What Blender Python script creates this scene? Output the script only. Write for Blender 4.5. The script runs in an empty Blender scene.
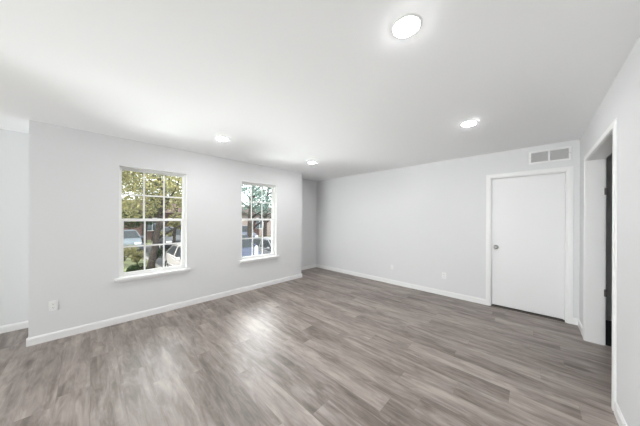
import bpy, bmesh, math, random
from mathutils import Vector, Matrix
PI = math.pi
sc = bpy.context.scene
COL = sc.collection

# ------------------------------------------------------------------ camera, world, sun, added lamps, exposure
cam_d = bpy.data.cameras.new('camera')
cam_d.sensor_fit = 'HORIZONTAL'; cam_d.sensor_width = 36.0
cam_d.lens = 221.4 / 640 * 36
cam_d.shift_y = 4.8 / 640
cam_d.clip_start = 0.02; cam_d.clip_end = 300
cam = bpy.data.objects.new('camera', cam_d); COL.objects.link(cam)
cam.matrix_world = (Matrix.Translation((0, 0, 1.3956)) @ Matrix.Rotation(math.radians(44.02), 4, 'Z')
                    @ Matrix.Rotation(PI / 2, 4, 'X') @ Matrix.Rotation(math.radians(0.24), 4, 'Z'))
sc.camera = cam

w = bpy.data.worlds.new('sky'); sc.world = w; w.use_nodes = True
wn = w.node_tree.nodes; bg = wn['Background']
bg.inputs[0].default_value = (.95, .975, 1.0, 1); bg.inputs[1].default_value = 3.6      # bright hazy sky

def lamp(name, kind, loc, direction, energy, color=(1, 1, 1), **kw):
    d = bpy.data.lights.new(name, kind); d.energy = energy; d.color = color
    for k, v in kw.items(): setattr(d, k, v)
    o = bpy.data.objects.new(name, d); COL.objects.link(o); o.location = loc
    o.rotation_euler = Vector(direction).to_track_quat('-Z', 'Y').to_euler()
    return o
lamp('sun', 'SUN', (10, -10, 20), (-0.52, 0.42, -0.78), 5.5, (1.0, 0.95, 0.86), angle=math.radians(1.0))
# area lamps added outside the openings to brighten the room, floor and ceiling
lamp('added_rear_fill', 'AREA', (-1.9, -6.36, .55), (0.05, 1, 0.42), 125, (1, 1, 1.0), shape='RECTANGLE', size=3.6, size_y=1.0, spread=math.radians(110))  # added lamp behind the unseen rear glass door, fills the room
for y_ in (.65, 2.34):   # lamp added below each window, aimed up to brighten the ceiling
    lamp('added_ceiling_uplight', 'AREA', (-5.15, y_, -.05), (1, 0, 1.0), 250, (1, 1, 1), shape='RECTANGLE', size=1.7, size_y=.95)
lamp('added_sheen_lamp', 'AREA', (-9.5, 4.8, 5.2), (5.5, -2.4, -3.8), 190, (1, .98, 1), shape='RECTANGLE', size=6, size_y=4, spread=math.radians(80))   # lamp added high outside to put a window sheen on the floor

vs = sc.view_settings
vs.view_transform = 'Standard'; vs.look = 'None'; vs.gamma = 1; vs.use_curve_mapping = False
vs.exposure = 0.0

# ------------------------------------------------------------------ helpers
def mat(name, color, rough=0.5, metal=0.0, emis=None, estr=0.0, coat=0.0, bump=None, vary=None, spec=0.5):
    m = bpy.data.materials.new(name); m.use_nodes = True
    nt = m.node_tree; b = nt.nodes['Principled BSDF']
    b.inputs['Base Color'].default_value = (*color, 1); b.inputs['Roughness'].default_value = rough
    b.inputs['Metallic'].default_value = metal; b.inputs['Coat Weight'].default_value = coat
    b.inputs['Specular IOR Level'].default_value = spec
    if emis: b.inputs['Emission Color'].default_value = (*emis, 1); b.inputs['Emission Strength'].default_value = estr
    tc = nt.nodes.new('ShaderNodeTexCoord')
    if vary:   # (scale, amount): soft mottling of the base colour
        n = nt.nodes.new('ShaderNodeTexNoise'); n.inputs['Scale'].default_value = vary[0]; n.inputs['Detail'].default_value = 6
        r = nt.nodes.new('ShaderNodeValToRGB')
        lo = [c * (1 - vary[1]) for c in color]; hi = [min(1, c * (1 + vary[1])) for c in color]
        r.color_ramp.elements[0].color = (*lo, 1); r.color_ramp.elements[0].position = .35
        r.color_ramp.elements[1].color = (*hi, 1); r.color_ramp.elements[1].position = .65
        nt.links.new(tc.outputs['Object'], n.inputs['Vector']); nt.links.new(n.outputs['Fac'], r.inputs[0])
        nt.links.new(r.outputs[0], b.inputs['Base Color'])
    if bump:   # (scale, strength)
        n = nt.nodes.new('ShaderNodeTexNoise'); n.inputs['Scale'].default_value = bump[0]; n.inputs['Detail'].default_value = 4
        bp = nt.nodes.new('ShaderNodeBump'); bp.inputs['Strength'].default_value = bump[1]; bp.inputs['Distance'].default_value = .004
        nt.links.new(tc.outputs['Object'], n.inputs['Vector']); nt.links.new(n.outputs['Fac'], bp.inputs['Height'])
        nt.links.new(bp.outputs[0], b.inputs['Normal'])
    return m

class MB:
    def __init__(s): s.bm = bmesh.new()
    def box(s, x0, x1, y0, y1, z0, z1):
        v = [s.bm.verts.new(p) for p in ((x0,y0,z0),(x1,y0,z0),(x1,y1,z0),(x0,y1,z0),(x0,y0,z1),(x1,y0,z1),(x1,y1,z1),(x0,y1,z1))]
        for f in ((0,3,2,1),(4,5,6,7),(0,1,5,4),(1,2,6,5),(2,3,7,6),(3,0,4,7)): s.bm.faces.new([v[i] for i in f])
        return s
    def prism(s, pts, axis, a, b):
        """outline pts (2D) extruded along axis from a to b"""
        def P(p, t): return {'x': (t, p[0], p[1]), 'y': (p[0], t, p[1]), 'z': (p[0], p[1], t)}[axis]
        A = [s.bm.verts.new(P(p, a)) for p in pts]; B = [s.bm.verts.new(P(p, b)) for p in pts]
        n = len(pts); s.bm.faces.new(A); s.bm.faces.new(B[::-1])
        for i in range(n): s.bm.faces.new((A[i], B[i], B[(i+1) % n], A[(i+1) % n]))
        return s
    def lathe(s, prof, center=(0,0,0), axis='z', n=32):
        """prof: list of (radius, height); closed where radius is 0"""
        c = Vector(center); rings = []
        for r, h in prof:
            ring = []
            for i in range(1 if r == 0 else n):
                t = 2*PI*i/n; a, b = r*math.cos(t), r*math.sin(t)
                p = {'z': (a, b, h), 'y': (a, h, b), 'x': (h, a, b)}[axis]
                ring.append(s.bm.verts.new(c + Vector(p)))
            rings.append(ring)
        for R0, R1 in zip(rings, rings[1:]):
            for i in range(n):
                j = (i+1) % n
                if len(R0) == 1 and len(R1) == 1: continue
                if len(R0) == 1: s.bm.faces.new((R0[0], R1[i], R1[j]))
                elif len(R1) == 1: s.bm.faces.new((R0[i], R0[j], R1[0]))
                else: s.bm.faces.new((R0[i], R0[j], R1[j], R1[i]))
        return s
    def tube(s, pts, radii, n=8):
        rings = []
        for k, p in enumerate(pts):
            p = Vector(p); d = (Vector(pts[min(k+1, len(pts)-1)]) - Vector(pts[max(k-1, 0)])).normalized()
            a = d.orthogonal().normalized() if k == 0 else (A0 - d*A0.dot(d)).normalized()
            A0 = a; b = d.cross(a)
            rings.append([s.bm.verts.new(p + (a*math.cos(2*PI*i/n) + b*math.sin(2*PI*i/n))*radii[k]) for i in range(n)])
        for R0, R1 in zip(rings, rings[1:]):
            for i in range(n): s.bm.faces.new((R0[i], R0[(i+1)%n], R1[(i+1)%n], R1[i]))
        s.bm.faces.new(rings[0][::-1]); s.bm.faces.new(rings[-1])
        return s
    def build(s, name, m, parent=None, bevel=0.0, smooth=False, seg=2):
        bmesh.ops.recalc_face_normals(s.bm, faces=s.bm.faces)
        me = bpy.data.meshes.new(name); s.bm.to_mesh(me); s.bm.free()
        o = bpy.data.objects.new(name, me); COL.objects.link(o)
        if m: me.materials.append(m)
        if smooth:
            for p in me.polygons: p.use_smooth = True
        if parent: o.parent = parent
        if bevel:
            b = o.modifiers.new('bevel', 'BEVEL'); b.width = bevel; b.segments = seg; b.limit_method = 'ANGLE'
        return o
def tag(o, label=None, cat=None, group=None, kind=None):
    for k, v in (('label', label), ('category', cat), ('group', group), ('kind', kind)):
        if v: o[k] = v
    return o
def structure(o): o['kind'] = 'structure'; return o
def empty(name, loc=(0,0,0), rz=0):
    o = bpy.data.objects.new(name, None); COL.objects.link(o); o.location = loc; o.rotation_euler = (0,0,rz); return o
def copy_tree(o, parent=None):
    c = o.copy(); COL.objects.link(c)
    if parent: c.parent = parent
    for ch in list(kids.get(o.name, [])): 
        kids.setdefault(c.name, []).append(copy_tree(ch, c))
    return c
kids = {}
def index_kids(root):
    kids[root.name] = [x for x in bpy.data.objects if x.parent == root]
    for x in kids[root.name]: index_kids(x)

# ------------------------------------------------------------------ materials
M = {}
M['wall'] = mat('wall_paint', (.75, .753, .76), .75, bump=(180, .06), spec=.3)
M['ceiling'] = mat('ceiling_paint', (.925, .93, .94), .9, bump=(140, .08), spec=.2)
M['trim'] = mat('white_trim', (.86, .86, .86), .35)
M['vinyl'] = mat('white_vinyl', (.88, .88, .87), .3)
M['door'] = mat('white_door', (.83, .83, .835), .42)
M['plastic'] = mat('white_plastic', (.84, .84, .84), .3)
M['slot'] = mat('dark_slot', (.05, .05, .05), .6)
M['nickel'] = mat('brushed_nickel', (.50, .49, .48), .28, 1.0)
M['steel'] = mat('hinge_steel', (.16, .15, .15), .4, .8)
M['grille'] = mat('grille_paint', (.78, .78, .78), .45)
M['duct'] = mat('duct_shadow', (.10, .10, .10), .9)
M['led'] = mat('led_lens', (1, 1, 1), .4, emis=(1, 1, 1), estr=270)
M['door_gap_strip'] = mat('dark_gap_strip', (.10, .085, .075), .55)
M['carpet'] = mat('dark_carpet', (.045, .045, .048), .95, bump=(300, .6), vary=(90, .3))

def floor_mat():
    m = bpy.data.materials.new('vinyl_plank'); m.use_nodes = True; nt = m.node_tree; N = nt.nodes; L = nt.links
    b = N['Principled BSDF']; tc = N.new('ShaderNodeTexCoord')
    def math_(op, a, c=None, v=None):
        n = N.new('ShaderNodeMath'); n.operation = op
        L.new(a, n.inputs[0])
        if c is not None: L.new(c, n.inputs[1])
        if v is not None: n.inputs[1].default_value = v
        return n.outputs[0]
    sx = N.new('ShaderNodeSeparateXYZ'); L.new(tc.outputs['Object'], sx.inputs[0])
    PW, PL = .182, 1.22
    row = math_('FLOOR', math_('DIVIDE', sx.outputs['Y'], v=PW))
    rn = N.new('ShaderNodeTexWhiteNoise'); rn.noise_dimensions = '1D'; L.new(row, rn.inputs['W'])
    xs = math_('ADD', math_('DIVIDE', sx.outputs['X'], v=PL), rn.outputs['Value'])
    colm = math_('FLOOR', xs)
    cv = N.new('ShaderNodeCombineXYZ'); L.new(row, cv.inputs[0]); L.new(colm, cv.inputs[1])
    pn = N.new('ShaderNodeTexWhiteNoise'); pn.noise_dimensions = '2D'; L.new(cv.outputs[0], pn.inputs['Vector'])
    # seams
    fy = math_('FRACT', math_('DIVIDE', sx.outputs['Y'], v=PW)); fx = math_('FRACT', xs)
    ey = math_('MINIMUM', fy, math_('SUBTRACT', fy, v=1.0)); 
    def edge(f, w_):
        a = math_('SUBTRACT', f, v=.5); a = math_('ABSOLUTE', a); return math_('GREATER_THAN', a, v=.5 - w_)
    seam = math_('MAXIMUM', edge(fy, .008), edge(fx, .0012))
    # per plank offset coordinates, stretched along the plank (X)
    sc_ = N.new('ShaderNodeVectorMath'); sc_.operation = 'SCALE'; L.new(pn.outputs['Color'], sc_.inputs[0]); sc_.inputs['Scale'].default_value = 37
    ad = N.new('ShaderNodeVectorMath'); ad.operation = 'ADD'; L.new(tc.outputs['Object'], ad.inputs[0]); L.new(sc_.outputs[0], ad.inputs[1])
    def noise(scale, detail, rough, dist, s):
        mp = N.new('ShaderNodeMapping'); mp.inputs['Scale'].default_value = s; L.new(ad.outputs[0], mp.inputs[0])
        n = N.new('ShaderNodeTexNoise'); n.inputs['Scale'].default_value = scale; n.inputs['Detail'].default_value = detail
        n.inputs['Roughness'].default_value = rough; n.inputs['Distortion'].default_value = dist; L.new(mp.outputs[0], n.inputs['Vector'])
        return n.outputs['Fac']
    broad = noise(1.0, 4, .55, .8, (1.3, 8, 1))       # cloudy figure
    grain = noise(1.0, 8, .62, .4, (1.5, 52, 1))    # fine streaks
    knots = noise(1.0, 5, .6, 1.3, (3.6, 17, 1))     # cathedral figure
    def mixv(a, c, f):
        n = N.new('ShaderNodeMix'); n.data_type = 'FLOAT'; n.inputs[0].default_value = f; L.new(a, n.inputs[2]); L.new(c, n.inputs[3]); return n.outputs[0]
    fac = mixv(mixv(broad, grain, .25), knots, .36)
    vm = N.new('ShaderNodeMapping'); vm.inputs['Scale'].default_value = (1.1, 5.2, 1); L.new(ad.outputs[0], vm.inputs[0])
    vo = N.new('ShaderNodeTexVoronoi'); vo.feature = 'F1'; vo.inputs['Scale'].default_value = 1.0; L.new(vm.outputs[0], vo.inputs['Vector'])
    kn_ = N.new('ShaderNodeMapRange'); kn_.interpolation_type = 'SMOOTHSTEP'; L.new(vo.outputs['Distance'], kn_.inputs[0])
    kn_.inputs[1].default_value = .02; kn_.inputs[2].default_value = .22; kn_.inputs[3].default_value = .13; kn_.inputs[4].default_value = 0
    fac = math_('SUBTRACT', fac, kn_.outputs[0])
    fac = math_('ADD', fac, math_('MULTIPLY', math_('SUBTRACT', pn.outputs['Value'], v=.5), v=.075))
    r = N.new('ShaderNodeValToRGB'); L.new(fac, r.inputs[0]); e = r.color_ramp.elements
    e[0].position = .35; e[0].color = (.098, .075, .061, 1)
    e[1].position = .65; e[1].color = (.430, .368, .334, 1)
    k = e.new(.44); k.color = (.182, .147, .127, 1)
    k = e.new(.53); k.color = (.290, .242, .217, 1)
    mx = N.new('ShaderNodeMix'); mx.data_type = 'RGBA'; L.new(math_('MULTIPLY', seam, v=.30), mx.inputs[0]); L.new(r.outputs[0], mx.inputs[6]); mx.inputs[7].default_value = (.09, .075, .065, 1)
    L.new(mx.outputs[2], b.inputs['Base Color'])
    b.inputs['Roughness'].default_value = .36; b.inputs['Specular IOR Level'].default_value = .8
    rr = N.new('ShaderNodeMapRange'); L.new(grain, rr.inputs[0]); rr.inputs[3].default_value = .30; rr.inputs[4].default_value = .50; L.new(rr.outputs[0], b.inputs['Roughness'])
    h = math_('SUBTRACT', math_('MULTIPLY', grain, v=.35), seam)
    bp = N.new('ShaderNodeBump'); bp.inputs['Strength'].default_value = .18; bp.inputs['Distance'].default_value = .002; L.new(h, bp.inputs['Height']); L.new(bp.outputs[0], b.inputs['Normal'])
    return m
M['floor'] = floor_mat()

def glass_mat():
    m = bpy.data.materials.new('window_glass'); m.use_nodes = True; nt = m.node_tree; N = nt.nodes; N.remove(N['Principled BSDF'])
    t = N.new('ShaderNodeBsdfTransparent'); t.inputs[0].default_value = (.96, .98, .97, 1)
    g = N.new('ShaderNodeBsdfGlossy'); g.inputs['Roughness'].default_value = .02
    f = N.new('ShaderNodeFresnel'); f.inputs[0].default_value = 1.3
    mx = N.new('ShaderNodeMixShader'); nt.links.new(f.outputs[0], mx.inputs[0]); nt.links.new(t.outputs[0], mx.inputs[1]); nt.links.new(g.outputs[0], mx.inputs[2])
    nt.links.new(mx.outputs[0], N['Material Output'].inputs[0]); return m
M['glass'] = glass_mat()

# ------------------------------------------------------------------ room shell
H = 2.44
XA, XR, YB = -3.916, 0.430, 4.448          # window wall, right wall, back wall
XS1, XS2 = -4.577, -4.438                  # set-back walls left and right of the window bay
YC1, YC2 = -0.465, 3.4335                  # outer corners of the bay
YS = -6.2                                  # wall behind the camera
WT = .127                                  # thickness of the right wall
WZ0, WZ1 = 0.585, 2.075
WINS = [(0.255, 1.048), (1.948, 2.730)]
DY0, DY1, DZ = 2.680, 3.940, 2.062         # doorway in the right wall
BX0, BX1, BZ = -0.500, 0.318, 2.040        # door in the back wall

def slab(name, boxes, m, **kw):
    b = MB()
    for q in boxes: b.box(*q)
    return structure(b.build(name, m, **kw))
fl = slab('floor', [(-4.9, .60, YS - .2, 4.60, -.12, 0), (.60, 2.2, 1.4, 3.96, -.12, 0)], M['floor'])
slab('ceiling', [(-4.9, 2.2, YS - .2, 5.2, H, H + .2)], M['ceiling'])
# window wall with two openings
x0, x1 = XA - .17, XA
(a0, a1), (b0, b1) = WINS
slab('wall_left', [(x0, x1, YC1, a0, 0, H), (x0, x1, a1, b0, 0, H), (x0, x1, b1, YC2, 0, H),
                   (x0, x1, a0, a1, 0, WZ0), (x0, x1, a0, a1, WZ1, H), (x0, x1, b0, b1, 0, WZ0), (x0, x1, b0, b1, WZ1, H),
                   (XS1 - .15, x0, YC1, YC1 + .12, 0, H), (XS2 - .15, x0, YC2 - .12, YC2, 0, H)], M['wall'])
slab('wall_left_alcove', [(XS2 - .15, XS2, YC2, YB + .15, 0, H)], M['wall'])
sy0, sy1, sz0, sz1 = -3.0, -1.15, .45, 2.1
slab('wall_left_setback', [(XS1 - .15, XS1, sy1, YC1, 0, H), (XS1 - .15, XS1, YS - .15, sy0, 0, H),
                           (XS1 - .15, XS1, sy0, sy1, 0, sz0), (XS1 - .15, XS1, sy0, sy1, sz1, H)], M['wall'])
slab('wall_back', [(XS2, BX0, YB, YB + .14, 0, H), (BX1, XR, YB, YB + .14, 0, H), (BX0, BX1, YB, YB + .14, BZ, H)], M['wall'])
slab('wall_right', [(XR, XR + WT, DY1, YB + .14, 0, H), (XR, XR + WT, YS - .15, DY0, 0, H), (XR, XR + WT, DY0, DY1, DZ, H)], M['wall'])
slab('wall_rear', [(XS1, -4.05, YS - .15, YS, 0, H), (.15, XR, YS - .15, YS, 0, H), (-4.05, .15, YS - .15, YS, 2.15, H)], M['wall'])
# closet behind the back door, hall beyond the doorway
slab('wall_closet', [(-.7, .60, 5.2, 5.3, 0, H), (-.8, -.7, YB + .14, 5.3, 0, H), (-.8, .6, YB+.14, 5.3, -.12, 0)], M['wall'])
slab('wall_hall', [(2.1, 2.2, 1.4, 4.95, 0, H), (.575, 2.2, 4.95, 5.2, 0, H), (XR + WT, 2.2, 1.3, 1.4, 0, H),
                   (.575, .60, YB + .14, 4.95, 0, H), (1.75, 2.1, 3.96, 4.07, 0, H)], M['wall'])  # last slab: unseen stub wall added to keep the hall niche dim
slab('floor_hall', [(.575, 2.2, 3.96, 5.0, -.12, .004)], M['carpet'])

# baseboards: stepped profile (height .087, thickness .013)
def baseboard(name, runs):
    b = MB()
    prof = [(0, 0), (.013, 0), (.013, .068), (.009, .080), (.006, .087), (0, .087)]
    for axis, off, sgn, p0, p1 in runs:   # axis the run follows; off = wall plane; sgn = side it stands on
        pts = [(off + sgn * d, z) for d, z in prof]
        b.prism(pts, axis, p0, p1)
    return structure(b.build(name, M['trim']))
T = .013
baseboard('baseboard_left', [('y', XA, 1, YC1 - T, YC2 + T), ('x', YC1, -1, XS1, XA), ('x', YC2, 1, XS2, XA)])
baseboard('baseboard_left_alcove', [('y', XS2, 1, YC2, YB)])
baseboard('baseboard_left_setback', [('y', XS1, 1, YS, YC1)])
baseboard('baseboard_back', [('x', YB, -1, XS2, BX0 - .055), ('x', YB, -1, BX1 + .055, XR)])
baseboard('baseboard_right', [('y', XR, -1, DY1 + .06, YB), ('y', XR, -1, YS, DY0 - .06)])
baseboard('baseboard_hall', [('x', 4.95, -1, .60, 2.1)])

# casing: profiled flat trim around an opening
def casing_boxes(b, wall, axis, sgn, o0, o1, top, w_=.057):
    """wall plane; axis along which the opening spans; sgn = side of the room"""
    rings = [(0, w_, .011), (.006, w_ - .018, .015)]
    for r0, r1, t in rings:
        A, Bq = sorted((wall, wall + sgn * t))
        for (p0, p1, z0, z1) in ((o0 - r1, o0 - r0, 0, top + r1), (o1 + r0, o1 + r1, 0, top + r1), (o0 - r0, o1 + r0, top + r0, top + r1)):
            if axis == 'y': b.box(A, Bq, p0, p1, z0, z1)
            else: b.box(p0, p1, A, Bq, z0, z1)
# back door
d = structure(empty('door_1', (BX0, YB, 0)))
def P(o, par):   # parent keeping the world position
    o.parent = par; o.matrix_parent_inverse = Matrix.Translation(par.location).inverted(); return o
b = MB(); casing_boxes(b, YB, 'x', -1, BX0, BX1, BZ)
P(b.build('door_casing', M['trim'], bevel=.002), d)
b = MB(); b.box(BX0, BX0 + .012, YB, YB + .14, 0, BZ).box(BX1 - .012, BX1, YB, YB + .14, 0, BZ).box(BX0 + .012, BX1 - .012, YB, YB + .14, BZ - .012, BZ)
b.box(BX0 + .012, BX0 + .024, YB + .075, YB + .11, 0, BZ - .012).box(BX1 - .024, BX1 - .012, YB + .075, YB + .11, 0, BZ - .012).box(BX0 + .012, BX1 - .012, YB + .075, YB + .11, BZ - .024, BZ - .012)
P(b.build('door_jamb', M['trim']), d)
leaf = P(MB().box(BX0 + .0135, BX1 - .0135, YB + .036, YB + .072, .026, BZ - .0135).build('door_leaf', M['door'], bevel=.0015), d)
b = MB(); kx, kz = BX0 + .068, .945
b.lathe([(0, .036), (.031, .036), (.032, .031), (.026, .026), (.013, .024), (.011, .002), (.017, -.006), (.026, -.016), (.0275, -.026), (.022, -.034), (.010, -.037), (0, -.037)], (kx, YB, kz), 'y', 28)
kn = b.build('door_knob', M['nickel'], smooth=True); P(kn, d); tag(kn, 'round brushed nickel knob')
for hz in (.22, 1.02, 1.82):
    b = MB(); b.tube([(BX1 - .014, YB + .030, hz - .045), (BX1 - .014, YB + .030, hz + .045)], [.006, .006], 10)
    b.box(BX1 - .0135, BX1 - .012, YB + .005, YB + .034, hz - .044, hz + .044)
    P(b.build('hinge', M['trim']), d)
P(MB().box(BX0, BX1, YB + .005, YB + .14, 0, .008).build('door_gap_strip', M['door_gap_strip']), d)  # dark strip laid in the gap under the door leaf
# open doorway in the right wall
d = structure(empty('door_2', (XR, DY0, 0)))
b = MB(); casing_boxes(b, XR, 'y', -1, DY0, DY1, DZ)
P(b.build('door_casing', M['trim'], bevel=.002), d)
b = MB(); casing_boxes(b, XR + WT, 'y', 1, DY0, DY1, DZ)
P(b.build('door_casing', M['trim'], bevel=.002), d)
b = MB(); b.box(XR, XR + WT, DY0 - .001, DY0 + .004, 0, DZ).box(XR, XR + WT, DY1 - .004, DY1 + .001, 0, DZ).box(XR, XR + WT, DY0 + .004, DY1 - .004, DZ - .004, DZ + .001)
P(b.build('door_jamb', M['trim']), d)
for hz in (.58, 1.70):
    b = MB(); b.tube([(XR + WT + .014, DY1 - .006, hz - .04), (XR + WT + .014, DY1 - .006, hz + .04)], [.006, .006], 10)
    b.box(XR + WT + .001, XR + WT + .012, DY1 - .008, DY1 - .003, hz - .038, hz + .038)
    P(b.build('hinge', M['steel']), d)

# sash windows
def window(idx, y0, y1):
    w_ = structure(empty('window_%d' % idx, (XA, (y0 + y1) / 2, WZ0)))
    xf = XA - .072                                   # inner face of the vinyl frame
    zm = 1.352                                       # meeting rail
    b = MB()
    fw = .026
    for q in ((y0, y0 + fw, WZ0, WZ1), (y1 - fw, y1, WZ0, WZ1), (y0 + fw, y1 - fw, WZ1 - fw, WZ1), (y0 + fw, y1 - fw, WZ0, WZ0 + fw)):
        b.box(xf - .085, xf, *q)
    P(b.build('window_frame', M['vinyl'], bevel=.002), w_)
    def sash(name, xs, z0, z1, sw, rail_b, rail_t):
        A0, A1 = y0 + fw - .002, y1 - fw + .002
        b = MB()
        b.box(xs - .028, xs, A0, A0 + sw, z0, z1).box(xs - .028, xs, A1 - sw, A1, z0, z1)
        b.box(xs - .028, xs, A0 + sw, A1 - sw, z0, z0 + rail_b).box(xs - .028, xs, A0 + sw, A1 - sw, z1 - rail_t, z1)
        s_ = P(b.build(name, M['vinyl'], bevel=.002), w_)
        g0, g1, h0, h1 = A0 + sw, A1 - sw, z0 + rail_b, z1 - rail_t
        P2 = lambda o: P(o, w_)
        b = MB(); mw = .010; mx = xs - .009
        for k in (1, 2):
            c = g0 + (g1 - g0) * k / 3; b.box(mx - .010, mx, c - mw, c + mw, h0, h1)
        c = (h0 + h1) / 2; b.box(mx - .0095, mx - .0005, g0, g1, c - mw, c + mw)
        P2(b.build('muntin_grid', M['vinyl']))
        gl = P2(MB().box(xs - .024, xs - .020, g0 - .004, g1 + .004, h0 - .004, h1 + .004).build('glass', M['glass']))
        return s_
    sash('upper_sash', xf - .045, zm - .012, WZ1 - fw + .002, .012, .034, .014)
    sash('lower_sash', xf - .008, WZ0 + fw - .002, zm + .020, .030, .030, .036)
    b = MB()
    b.box(xf - .012, xf - .002, (y0 + y1) / 2 - .03, (y0 + y1) / 2 + .03, zm + .020, zm + .032)
    P(b.build('sash_lock', M['vinyl'], bevel=.002), w_)
    # stool (inner sill) with horns and a small apron
    b = MB(); b.box(xf, XA, y0, y1, WZ0 - .012, WZ0 + .010).box(XA, XA + .048, y0 - .042, y1 + .042, WZ0 - .024, WZ0 + .010)
    P(b.build('window_sill', M['trim'], bevel=.004), w_)
    P(MB().box(XA, XA + .010, y0 - .02, y1 + .02, WZ0 - .050, WZ0 - .024).build('sill_apron', M['trim'], bevel=.002), w_)
    # white painted returns
    b = MB(); b.box(xf, XA + .001, y0 - .001, y0 + .004, WZ0 + .01, WZ1).box(xf, XA + .001, y1 - .004, y1 + .001, WZ0 + .01, WZ1).box(xf, XA + .001, y0, y1, WZ1 - .004, WZ1 + .001)
    P(b.build('window_return', M['trim']), w_)
for i, (p, q) in enumerate(WINS): window(i + 1, p, q)
# unseen glazing behind the camera: door added for the rear lamp, and side window
d = structure(empty('added_door_3', (-1.95, YS, 0)))
b = MB()
for xx in (-4.05, -1.98, .10): b.box(xx, xx + .05, YS - .1, YS - .04, 0, 2.15)
b.box(-4.00, .10, YS - .1, YS - .04, 0, .06).box(-4.00, .10, YS - .1, YS - .04, 2.09, 2.15)
P(b.build('door_frame', M['vinyl']), d)
P(MB().box(-4.0, .1, YS - .074, YS - .068, .06, 2.09).build('glass', M['glass']), d)
d = structure(empty('window_3', (XS1, -2.07, sz0)))
b = MB()
for yy in (sy0, (sy0 + sy1) / 2 - .02, sy1 - .04): b.box(XS1 - .1, XS1 - .04, yy, yy + .04, sz0, sz1)
b.box(XS1 - .1, XS1 - .04, sy0, sy1, sz0, sz0 + .04).box(XS1 - .1, XS1 - .04, sy0, sy1, sz1 - .04, sz1)
P(b.build('window_frame', M['vinyl']), d)
P(MB().box(XS1 - .074, XS1 - .068, sy0, sy1, sz0, sz1).build('glass', M['glass']), d)

# ------------------------------------------------------------------ recessed ceiling lights
lights = [(-.505, 1.195, 'large bright round recessed ceiling light nearest the camera, topmost in the picture'),
          (-.520, 2.895, 'round recessed ceiling light in front of the white door and air vent'),
          (-2.985, 1.215, 'round recessed ceiling light between the two windows, leftmost in view'),
          (-3.020, 2.895, 'smallest round recessed ceiling light, by the far corner alcove'),
          ]
t = empty('ceiling_light', (0, 0, H))
b = MB(); b.lathe([(.064, -.001), (.065, -.0035), (.074, -.0035), (.079, -.0015), (.080, 0), (.064, 0)], n=48)
b.build('trim_ring', M['plastic'], t, smooth=True)
b = MB(); b.lathe([(0, -.0125), (.024, -.0120), (.042, -.0100), (.055, -.0072), (.0625, -.004), (.064, -.001), (0, -.001)], n=48)
b.build('lens', M['led'], t, smooth=True)
index_kids(t)
for i, (x, y, lb) in enumerate(lights):
    o = t if i == 0 else copy_tree(t)
    o.location = (x, y, H); tag(o, lb, 'ceiling light', 'recessed ceiling lights')

# ------------------------------------------------------------------ wall air vent
vx0, vx1, vz0, vz1 = -.056, .356, 2.185, 2.368
v = empty('air_vent', ((vx0 + vx1) / 2, YB, vz0))
tag(v, 'white rectangular two-panel return air vent above the white door', 'air vent')
b = MB(); fr = .024; yv = YB - .010
b.box(vx0, vx1, yv, YB, vz0, vz0 + fr).box(vx0, vx1, yv, YB, vz1 - fr, vz1).box(vx0, vx0 + fr, yv, YB, vz0 + fr, vz1 - fr).box(vx1 - fr, vx1, yv, YB, vz0 + fr, vz1 - fr)
xm = (vx0 + vx1) / 2
b.box(xm - .011, xm + .011, yv, YB, vz0 + fr, vz1 - fr)
P(b.build('frame', M['plastic'], bevel=.003), v)
P(MB().box(vx0 + fr, vx1 - fr, YB - .002, YB + .001, vz0 + fr, vz1 - fr).build('duct_shade_plate', M['duct']), v)  # flat dark plate, colour stands in for the shade inside the duct
for (c0, c1) in ((vx0 + fr, xm - .011), (xm + .011, vx1 - fr)):
    b = MB(); n = 11
    for k in range(n):
        z = vz0 + fr + .004 + (vz1 - vz0 - 2 * fr) * k / n
        b.prism([(YB - .008, z + .0066), (YB - .0072, z + .0070), (YB - .002, z + .0010), (YB - .0028, z)], 'x', c0, c1)
    P(b.build('louver_panel', M['grille']), v)
for sx_ in (vx0 + .012, vx1 - .012):
    P(MB().lathe([(0, -.0018), (.004, -.001), (.004, 0)], (sx_, yv, (vz0 + vz1) / 2), 'y', 12).build('screw', M['steel']), v)

# ------------------------------------------------------------------ outlets and wall plates (built facing -Y, then turned)
def outlet(loc, rz, label):
    o = empty('wall_outlet', loc, rz); tag(o, label, 'outlet', 'wall outlets')
    MB().box(-.035, .035, -.006, 0, -.057, .057).build('cover_plate', M['plastic'], o, bevel=.003)
    for s in (-1, 1):
        c = s * .0195
        r = MB().prism([(-.010, c - .014), (.010, c - .014), (.0165, c - .007), (.0165, c + .007), (.010, c + .014), (-.010, c + .014), (-.0165, c + .007), (-.0165, c - .007)], 'y', -.0078, -.005).build('socket', M['plastic'], o)
        b = MB(); b.box(-.0075, -.0055, -.0081, -.0075, c - .003, c + .006).box(.0055, .0075, -.0081, -.0075, c - .002, c + .005)
        b.lathe([(0, -.0081), (.0025, -.0081), (.0025, -.0076)], (0, 0, c - .0085), 'y', 10)
        b.build('slots', M['slot'], r)
    MB().lathe([(0, -.0075), (.003, -.007), (.003, -.005)], (0, 0, 0), 'y', 12).build('screw', M['plastic'], o)
outlet((-1.168, YB, .360), 0, 'white duplex outlet low on the back wall, nearer the white door')
outlet((XA, -.292, .388), PI / 2, 'white duplex outlet low on the window wall beside the outer corner')
outlet((XS1, -.795, .300), PI / 2, 'white duplex outlet low on the set-back wall at the left edge')
o = empty('cable_plate', (-2.165, YB, .357)); tag(o, 'small white cable wall plate on the back wall, nearer the far corner', 'wall plate')
MB().box(-.028, .028, -.005, 0, -.045, .045).build('cover_plate', M['plastic'], o, bevel=.003)
MB().lathe([(0, -.012), (.004, -.012), (.0045, -.005)], (0, 0, 0), 'y', 12).build('cable_jack', M['nickel'], o)

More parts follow.
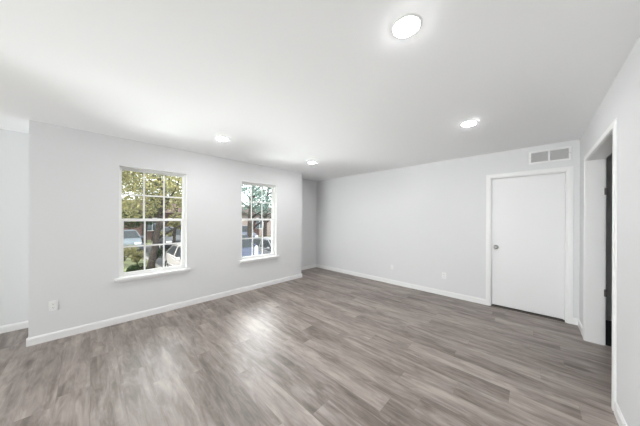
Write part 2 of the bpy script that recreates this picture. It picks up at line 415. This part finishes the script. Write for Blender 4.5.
# ------------------------------------------------------------------ outside
G = -1.0
M['grass'] = mat('lawn_grass', (.15, .165, .085), .9, bump=(60, .8), vary=(1.7, .62))
M['asphalt'] = mat('asphalt', (.085, .085, .09), .9, vary=(6, .15), bump=(80, .4))
M['concrete'] = mat('concrete', (.26, .25, .24), .85, vary=(5, .1))
M['bark'] = mat('bark', (.045, .036, .031), .95, vary=(14, .45), bump=(30, 1.0))
M['tire'] = mat('tire_rubber', (.02, .02, .02), .8)
M['alloy'] = mat('wheel_alloy', (.5, .5, .52), .3, .9)
M['carglass'] = mat('car_glass', (.02, .025, .03), .3, spec=.3)
M['lampglass'] = mat('headlight_glass', (.75, .77, .8), .1)
M['redlamp'] = mat('tail_lamp', (.45, .03, .03), .2)
M['roof'] = mat('brown_roof', (.075, .045, .04), .9, vary=(9, .3))
M['white_metal'] = mat('white_metal', (.8, .8, .8), .4)

def leaf_mat(name, dark, mid, light):
    m = bpy.data.materials.new(name); m.use_nodes = True; nt = m.node_tree; N = nt.nodes; L = nt.links
    b = N['Principled BSDF']; tc = N.new('ShaderNodeTexCoord')
    n = N.new('ShaderNodeTexNoise'); n.inputs['Scale'].default_value = 9.0; n.inputs['Detail'].default_value = 8; n.inputs['Roughness'].default_value = .8
    r = N.new('ShaderNodeValToRGB'); e = r.color_ramp.elements
    e[0].position = .36; e[0].color = (*dark, 1); e[1].position = .64; e[1].color = (*light, 1); k = e.new(.5); k.color = (*mid, 1)
    L.new(tc.outputs['Object'], n.inputs['Vector']); L.new(n.outputs['Fac'], r.inputs[0]); L.new(r.outputs[0], b.inputs['Base Color'])
    b.inputs['Roughness'].default_value = .55
    t = N.new('ShaderNodeBsdfTranslucent'); L.new(r.outputs[0], t.inputs[0]); mx = N.new('ShaderNodeMixShader'); mx.inputs[0].default_value = .45
    L.new(b.outputs[0], mx.inputs[1]); L.new(t.outputs[0], mx.inputs[2]); L.new(mx.outputs[0], N['Material Output'].inputs[0])
    return m
LEAF = {
    'autumn': leaf_mat('yellow_green_leaf', (.06, .07, .045), (.24, .235, .12), (.72, .62, .29)),
    'teal': leaf_mat('blue_green_leaf', (.03, .055, .055), (.13, .21, .19), (.50, .60, .50)),
    'dark': leaf_mat('dark_leaf', (.01, .02, .01), (.03, .055, .025), (.10, .13, .045)),
    'rust': leaf_mat('rust_leaf', (.05, .03, .02), (.14, .09, .06), (.24, .17, .11)),
}
ground = MB().prism([(XA - .8, G - .4), (XA - .8, G - .36), (-13.0, G - .36), (-18.0, G), (-60, G), (-60, G - .4)], 'y', -30, 45)
structure(ground.build('ground', M['asphalt']))
structure(MB().box(-8.7, XA - .18, -20, 40, G - .38, G).box(-17.3, -8.7, -20, 2.15, G - .38, G + .02).build('lawn', M['grass']))
b = MB().box(-8.9, -8.7, 2.15, 40, G - .38, G + .04).box(-17.3, -8.9, 2.15, 2.30, G - .38, G + .06).box(-17.45, -17.3, -20, 2.3, G - .38, G + .06)
structure(b.build('trim_1', M['concrete']))
structure(MB().box(-9.9, -9.3, -20, 2.1, G - .03, G + .035).build('walkway', M['concrete']))
structure(MB().box(-60, -24.0, -20, 45, G - .05, G + .03).build('lawn_far', M['grass']))

rnd = random.Random(7)
def leaves(b, centers, n, size, rg):
    for _ in range(n):
        c, r = rg.choice(centers)
        while True:
            p = Vector((rg.uniform(-1, 1), rg.uniform(-1, 1), rg.uniform(-1, 1)))
            if .25 < p.length < 1: break
        p = Vector(c) + Vector((p.x * r[0], p.y * r[1], p.z * r[2]))
        d1 = Vector((rg.uniform(-1, 1), rg.uniform(-1, 1), rg.uniform(-.7, .7))).normalized()
        d2 = d1.orthogonal().normalized(); s = size * rg.uniform(.6, 1.3)
        mid_ = d1.cross(d2) * s * .15
        v = [b.bm.verts.new(q) for q in (p - d1 * s, p + d2 * s * .45 + mid_, p + d1 * s, p - d2 * s * .45 + mid_)]
        b.bm.faces.new((v[0], v[1], v[2])); b.bm.faces.new((v[0], v[2], v[3]))
def tree(loc, height, rad, lean, crown, nleaf, lsize, leafm, label, seed, group='trees outside the windows'):
    rg = random.Random(seed)
    o = empty('tree', loc); tag(o, label, 'tree', group)
    b = MB(); h = height
    pts = [Vector((lean[0] * t_ + .10 * math.sin(5 * t_ + seed), lean[1] * t_ + .08 * math.sin(4 * t_ + 2 * seed), h * t_)) for t_ in (-.02, .03, .15, .3, .5, .7, .9)]
    b.tube(pts, [rad * q for q in (1.6, 1.25, 1.0, .9, .75, .5, .25)], 10)
    for k in range(9):
        t_ = .25 + .07 * k; base = Vector((lean[0] * t_ + .10 * math.sin(5 * t_ + seed), lean[1] * t_ + .08 * math.sin(4 * t_ + 2 * seed), h * t_))
        a = rg.uniform(0, 2 * PI); L_ = crown[0] * rg.uniform(.6, .95)
        dr = Vector((math.cos(a), math.sin(a), .55))
        b.tube([base, base + dr * L_ * .4 + Vector((0, 0, .1)), base + dr * L_ * .75, base + dr * L_ + Vector((0, 0, .25))], [rad * .5, rad * .33, rad * .2, rad * .08], 7)
    b.build('trunk', M['bark'], o, smooth=True)
    cs = []
    for k in range(26):
        a = rg.uniform(0, 2 * PI); q = rg.uniform(.1, 1) ** .6
        z = rg.uniform(crown[1], crown[2])
        cs.append(((lean[0] * .6 + math.cos(a) * crown[0] * q, lean[1] * .6 + math.sin(a) * crown[0] * q, z), (crown[0] * .30, crown[0] * .30, crown[0] * .22)))
    b = MB(); leaves(b, cs, nleaf, lsize, rg); b.build('foliage', LEAF[leafm], o)
    return o
def shrub(loc, r, h, leafm, label, seed, n=900, ls=.05):
    rg = random.Random(seed); o = empty('shrub', loc); tag(o, label, 'shrub', 'shrubs outside the windows')
    b = MB()
    for k in range(7):
        a = k * 2 * PI / 7; b.tube([(0, 0, 0), (math.cos(a) * r * .4, math.sin(a) * r * .4, h * .45), (math.cos(a) * r * .6, math.sin(a) * r * .6, h * .8)], [.02, .014, .006], 5)
    b.build('stems', M['bark'], o)
    b = MB(); leaves(b, [((rg.uniform(-.5, .5) * r, rg.uniform(-.5, .5) * r, h * rg.uniform(.3, .75)), (r * .55, r * .55, h * .28)) for _ in range(8)], n, ls, rg)
    b.build('foliage', LEAF[leafm], o)

tree((-12.8, 1.95, G), 5.4, .125, (.2, .6), (2.9, 2.7, 4.9), 6500, .085, 'autumn', 'big thick-trunked tree with yellow-green leaves seen through the left window', 3)
tree((-15.5, -5.2, G), 5.6, .18, (0, .3), (2.4, 2.2, 5.2), 5500, .085, 'autumn', 'yellow-green tree far left of the thick trunk, beyond the left window', 11)
tree((-16.9, 3.85, G), 4.6, .09, (.0, .1), (.9, 1.3, 4.4), 3000, .075, 'autumn', 'slender yellow-green tree behind the white car at the left window right edge', 5)
tree((-15.2, 8.2, G), 5.8, .20, (-.4, .55), (2.3, 2.6, 5.0), 2300, .085, 'teal', 'blue-green tree with dark leaning trunk, left in the right window', 8)
tree((-21.0, 13.0, G), 7.2, .20, (.5, .5), (2.1, 2.9, 6.4), 1900, .10, 'teal', 'blue-green tree with slanting trunk in the middle of the right window', 14)
tree((-22.6, 16.6, G), 7.0, .14, (.2, -.2), (1.5, 2.8, 6.2), 1500, .085, 'teal', 'slim blue-green tree at the right edge of the right window', 21)
tree((-25.6, 3.4, G), 6.5, .20, (0, .1), (2.3, 1.6, 6.0), 4200, .13, 'dark', 'dark green tree in front of the brick house', 31)
tree((-25.6, -2.6, G), 6.5, .20, (0, .1), (2.2, 1.6, 6.0), 3600, .13, 'dark', 'dark green tree left of the brick house', 32)
tree((-21.5, 20.5, G), 8.5, .24, (0, .2), (2.7, 3.4, 8.2), 3000, .12, 'teal', 'blue-green tree in front of the low pink-tan building', 33)
for i, (x, y, r, h, lf, lb) in enumerate([
    (-9.6, .55, .5, .55, 'autumn', 'low yellow-green shrub on the lawn at the left of the left window'),
    (-10.4, .95, .5, .45, 'dark', 'dark low shrub on the lawn left of the thick trunk'),
    (-11.9, 1.35, .35, .45, 'dark', 'dark green shrub at the foot of the thick trunk'),
    (-14.2, .55, .6, .8, 'dark', 'dark round shrub behind the lawn, beyond the left window'),
    (-14.6, 2.0 - .35, .35, .8, 'autumn', 'yellow-green shrub behind the thick trunk'),
    (-8.2, 3.1, .35, .55, 'dark', 'small dark shrub in front of the white car'),
    (-8.3, 5.35, .35, .6, 'dark', 'small dark green shrub in front of the navy car'),
    (-15.6, 6.9, .8, 1.25, 'dark', 'dark green bush behind the navy car'),
    (-8.2, 6.3, .35, .5, 'teal', 'small blue-green shrub in front of the silver car'),
    (-15.9, 1.25, .65, .9, 'autumn', 'rounded yellow-green shrub at the far end of the lawn, left of the trunk'),
    (-15.4, 2.6, .5, .7, 'dark', 'dark shrub between the white car and the black car'),
    (-24.2, 1.2, .8, 1.5, 'rust', 'tall rust-coloured shrub behind the grey-blue car'),
    (-23.3, 6.4, .9, 1.5, 'autumn', 'tall yellow-green shrub behind the black car')]):
    shrub((x, y, G), r, h, lf, lb, 50 + i)

# parked cars: nose towards +X, origin under the middle of the car
def car(loc, color, label, rz=0, tall=1.0):
    o = empty('car', loc, rz); tag(o, label, 'car', 'parked cars outside')
    paint = mat('car_paint', color, .4, 0, coat=.15)
    hb, hr = .96 * tall, 1.46 * tall
    prof = [(2.20, .30), (2.26, .50), (2.18, .70), (2.05, .80), (1.05, hb), (-1.55, hb + .03), (-2.12, hb - .02), (-2.24, .75), (-2.25, .45), (-2.15, .28)]
    # side outline with round wheel arches
    def arch(cx): return [(cx + .37 * math.cos(a), .30 + .37 * math.sin(a)) for a in [PI * k / 8 for k in range(9)]]
    low = [(x_, z_) for x_, z_ in arch(-1.38)[::-1]] + [(x_, z_) for x_, z_ in arch(1.38)[::-1]]
    low = [(p[0], max(p[1], .24)) for p in low]
    b = MB(); b.prism(prof + low, 'y', -.88, .88)
    for v_ in b.bm.verts:
        if v_.co.z > .6: v_.co.y *= .94
        if abs(v_.co.x) > 2.0: v_.co.y *= .90
    b.build('body', paint, o, bevel=.05, seg=3)
    cab = [(1.05, hb - .02), (.35, hr - .03), (.05, hr), (-.95, hr - .01), (-1.25, hr - .07), (-1.85, hb)]
    b = MB(); b.prism(cab, 'y', -.80, .80)
    for v_ in b.bm.verts:
        if v_.co.z > hb + .1: v_.co.y *= .78
    b.build('cabin', M['carglass'], o, bevel=.03, seg=2)
    b = MB(); b.prism([(.33, hr - .035), (.03, hr + .012), (-.96, hr + .002), (-1.27, hr - .075), (-1.2, hr - .09), (.2, hr - .08)], 'y', -.64, .64)
    for s in (-1, 1):
        for xa, xb in (((1.07, .34), (hb, hr - .03)), ((-1.86, -1.26), (hb, hr - .07)), ((-.35, -.35), (hb, hr - .02))):
            b.tube([(xa[0], s * .80, xb[0]), (xa[1], s * .63, xb[1])], [.035, .03], 6)
    b.build('roof', paint, o, bevel=.01)
    for s in (-1, 1):
        for cx in (-1.38, 1.38):
            wv = MB().lathe([(0, -.10), (.30, -.10), (.325, -.07), (.325, .07), (.30, .10), (0, .10)], (cx, s * .80, .325), 'y', 24).build('wheel', M['tire'], o)
            b = MB(); b.lathe([(0, s * .115), (.05, s * .12), (.06, s * .10), (.20, s * .10), (.215, s * .108), (.22, s * .09)], (cx, s * .80, .325), 'y', 20)
            b.build('hub_cap', M['alloy'], wv)
        b = MB(); b.box(2.10, 2.215, s * .52 - .17, s * .52 + .17, .62, .76); b.build('headlight', M['lampglass'], o, bevel=.02)
        b = MB(); b.box(-2.225, -2.1, s * .60 - .14, s * .60 + .14, .72, .86); b.build('tail_light', M['redlamp'], o, bevel=.02)
        b = MB(); b.box(.72, .86, s * .84, s * .84 + s * .16, hb - .02, hb + .12) if s > 0 else b.box(.72, .86, -1.0, -.84, hb - .02, hb + .12)
        b.build('side_mirror', paint, o, bevel=.03)
    MB().box(2.19, 2.27, -.38, .38, .42, .58).build('grille', M['slot'], o, bevel=.01)
    MB().box(2.262, 2.276, -.15, .15, .36, .42).build('number_plate', M['white_metal'], o)
car((-11.5, 3.45, G - .36), (.42, .39, .39), 'white car parked nose-in beside the thick-trunked tree')
car((-11.7, 5.30, G - .36), (.022, .032, .07), 'navy blue car parked between the white and silver cars', tall=1.25)
car((-11.7, 7.95, G - .36), (.20, .205, .22), 'silver car parked at the right end of the near row')
car((-20.6, 1.6, G), (.10, .125, .15), 'grey-blue car parked across the lot left of the thick trunk')
car((-20.2, 4.25, G), (.012, .014, .02), 'black car parked across the lot right of the thick trunk', tall=1.12)
car((-20.4, 10.0, G), (.02, .03, .07), 'dark blue car parked across the lot beyond the right window', tall=1.1)
# white post
o = empty('bollard', (-8.15, 4.70, G)); tag(o, 'white round-topped post standing on the lawn outside the right window', 'post')
MB().lathe([(.065, 0), (.065, 1.16), (.058, 1.20), (.035, 1.235), (0, 1.245)], n=20).build('post', M['white_metal'], o, smooth=True)
MB().lathe([(.10, 0), (.10, .03), (.07, .05), (.065, .05)], n=20).build('base', M['concrete'], o)

# houses
def brick_mat(name, c1, c2, mortar, scale):
    m = bpy.data.materials.new(name); m.use_nodes = True; nt = m.node_tree; N = nt.nodes; L = nt.links
    b = N['Principled BSDF']; tc = N.new('ShaderNodeTexCoord'); s = N.new('ShaderNodeSeparateXYZ'); c = N.new('ShaderNodeCombineXYZ')
    L.new(tc.outputs['Object'], s.inputs[0]); a = N.new('ShaderNodeMath'); L.new(s.outputs[0], a.inputs[0]); L.new(s.outputs[1], a.inputs[1])
    L.new(a.outputs[0], c.inputs[0]); L.new(s.outputs[2], c.inputs[1])
    k = N.new('ShaderNodeTexBrick'); L.new(c.outputs[0], k.inputs[0]); k.inputs['Scale'].default_value = scale
    k.inputs[1].default_value = (*c1, 1); k.inputs[2].default_value = (*c2, 1); k.inputs[3].default_value = (*mortar, 1)
    L.new(k.outputs[0], b.inputs['Base Color']); b.inputs['Roughness'].default_value = .9
    return m
M['redbrick'] = brick_mat('red_brick', (.13, .065, .055), (.10, .05, .045), (.18, .16, .15), 4)
M['tanbrick'] = brick_mat('tan_siding', (.30, .235, .22), (.27, .215, .20), (.34, .31, .30), 2.2)
M['pane'] = mat('house_window_glass', (.08, .10, .12), .08)
def house(x0, x1, y0, y1, h, wallm, label, wins, roofh):
    o = empty('house', (x1, (y0 + y1) / 2, G)); tag(o, label, 'house', 'houses beyond the parking lot')
    X0, Yc = x0 - x1, (y1 - y0) / 2
    MB().box(X0, 0, -Yc, Yc, 0, h).build('walls', wallm, o)
    b = MB(); b.prism([(X0 - .5, h - .05), (.5, h - .05), (X0 / 2, h + roofh)], 'y', -Yc - .4, Yc + .4); b.build('roof', M['roof'], o)
    n = int((y1 - y0) / 2.6)
    for r in range(wins):
        for k in range(n):
            y = -Yc + (k + .5) * (y1 - y0) / n; z = 1.0 + 2.7 * r
            f = MB().box(-.02, .05, y - .55, y + .55, z - .06, z + 1.36).build('window', M['white_metal'], o)
            MB().box(.04, .06, y - .49, y - .03, z, z + 1.3).box(.04, .06, y + .03, y + .49, z, z + 1.3).build('pane', M['pane'], f)
    f = MB().box(-.02, .05, -Yc + .3, -Yc + 1.3, 0, 2.1).build('door', M['roof'], o)
    MB().lathe([(0, .05), (.03, .04), (.03, 0)], (.05, -Yc + .42, 1.0), 'x', 10).build('handle', M['nickel'], f)
house(-38, -29, -9, 9.0, 2.9, M['redbrick'], 'low red brick house with brown roof beyond the left window', 1, 1.5)
house(-34, -25.2, 13.6, 30, 2.9, M['tanbrick'], 'low pink-tan building beyond the right window', 1, 1.1)
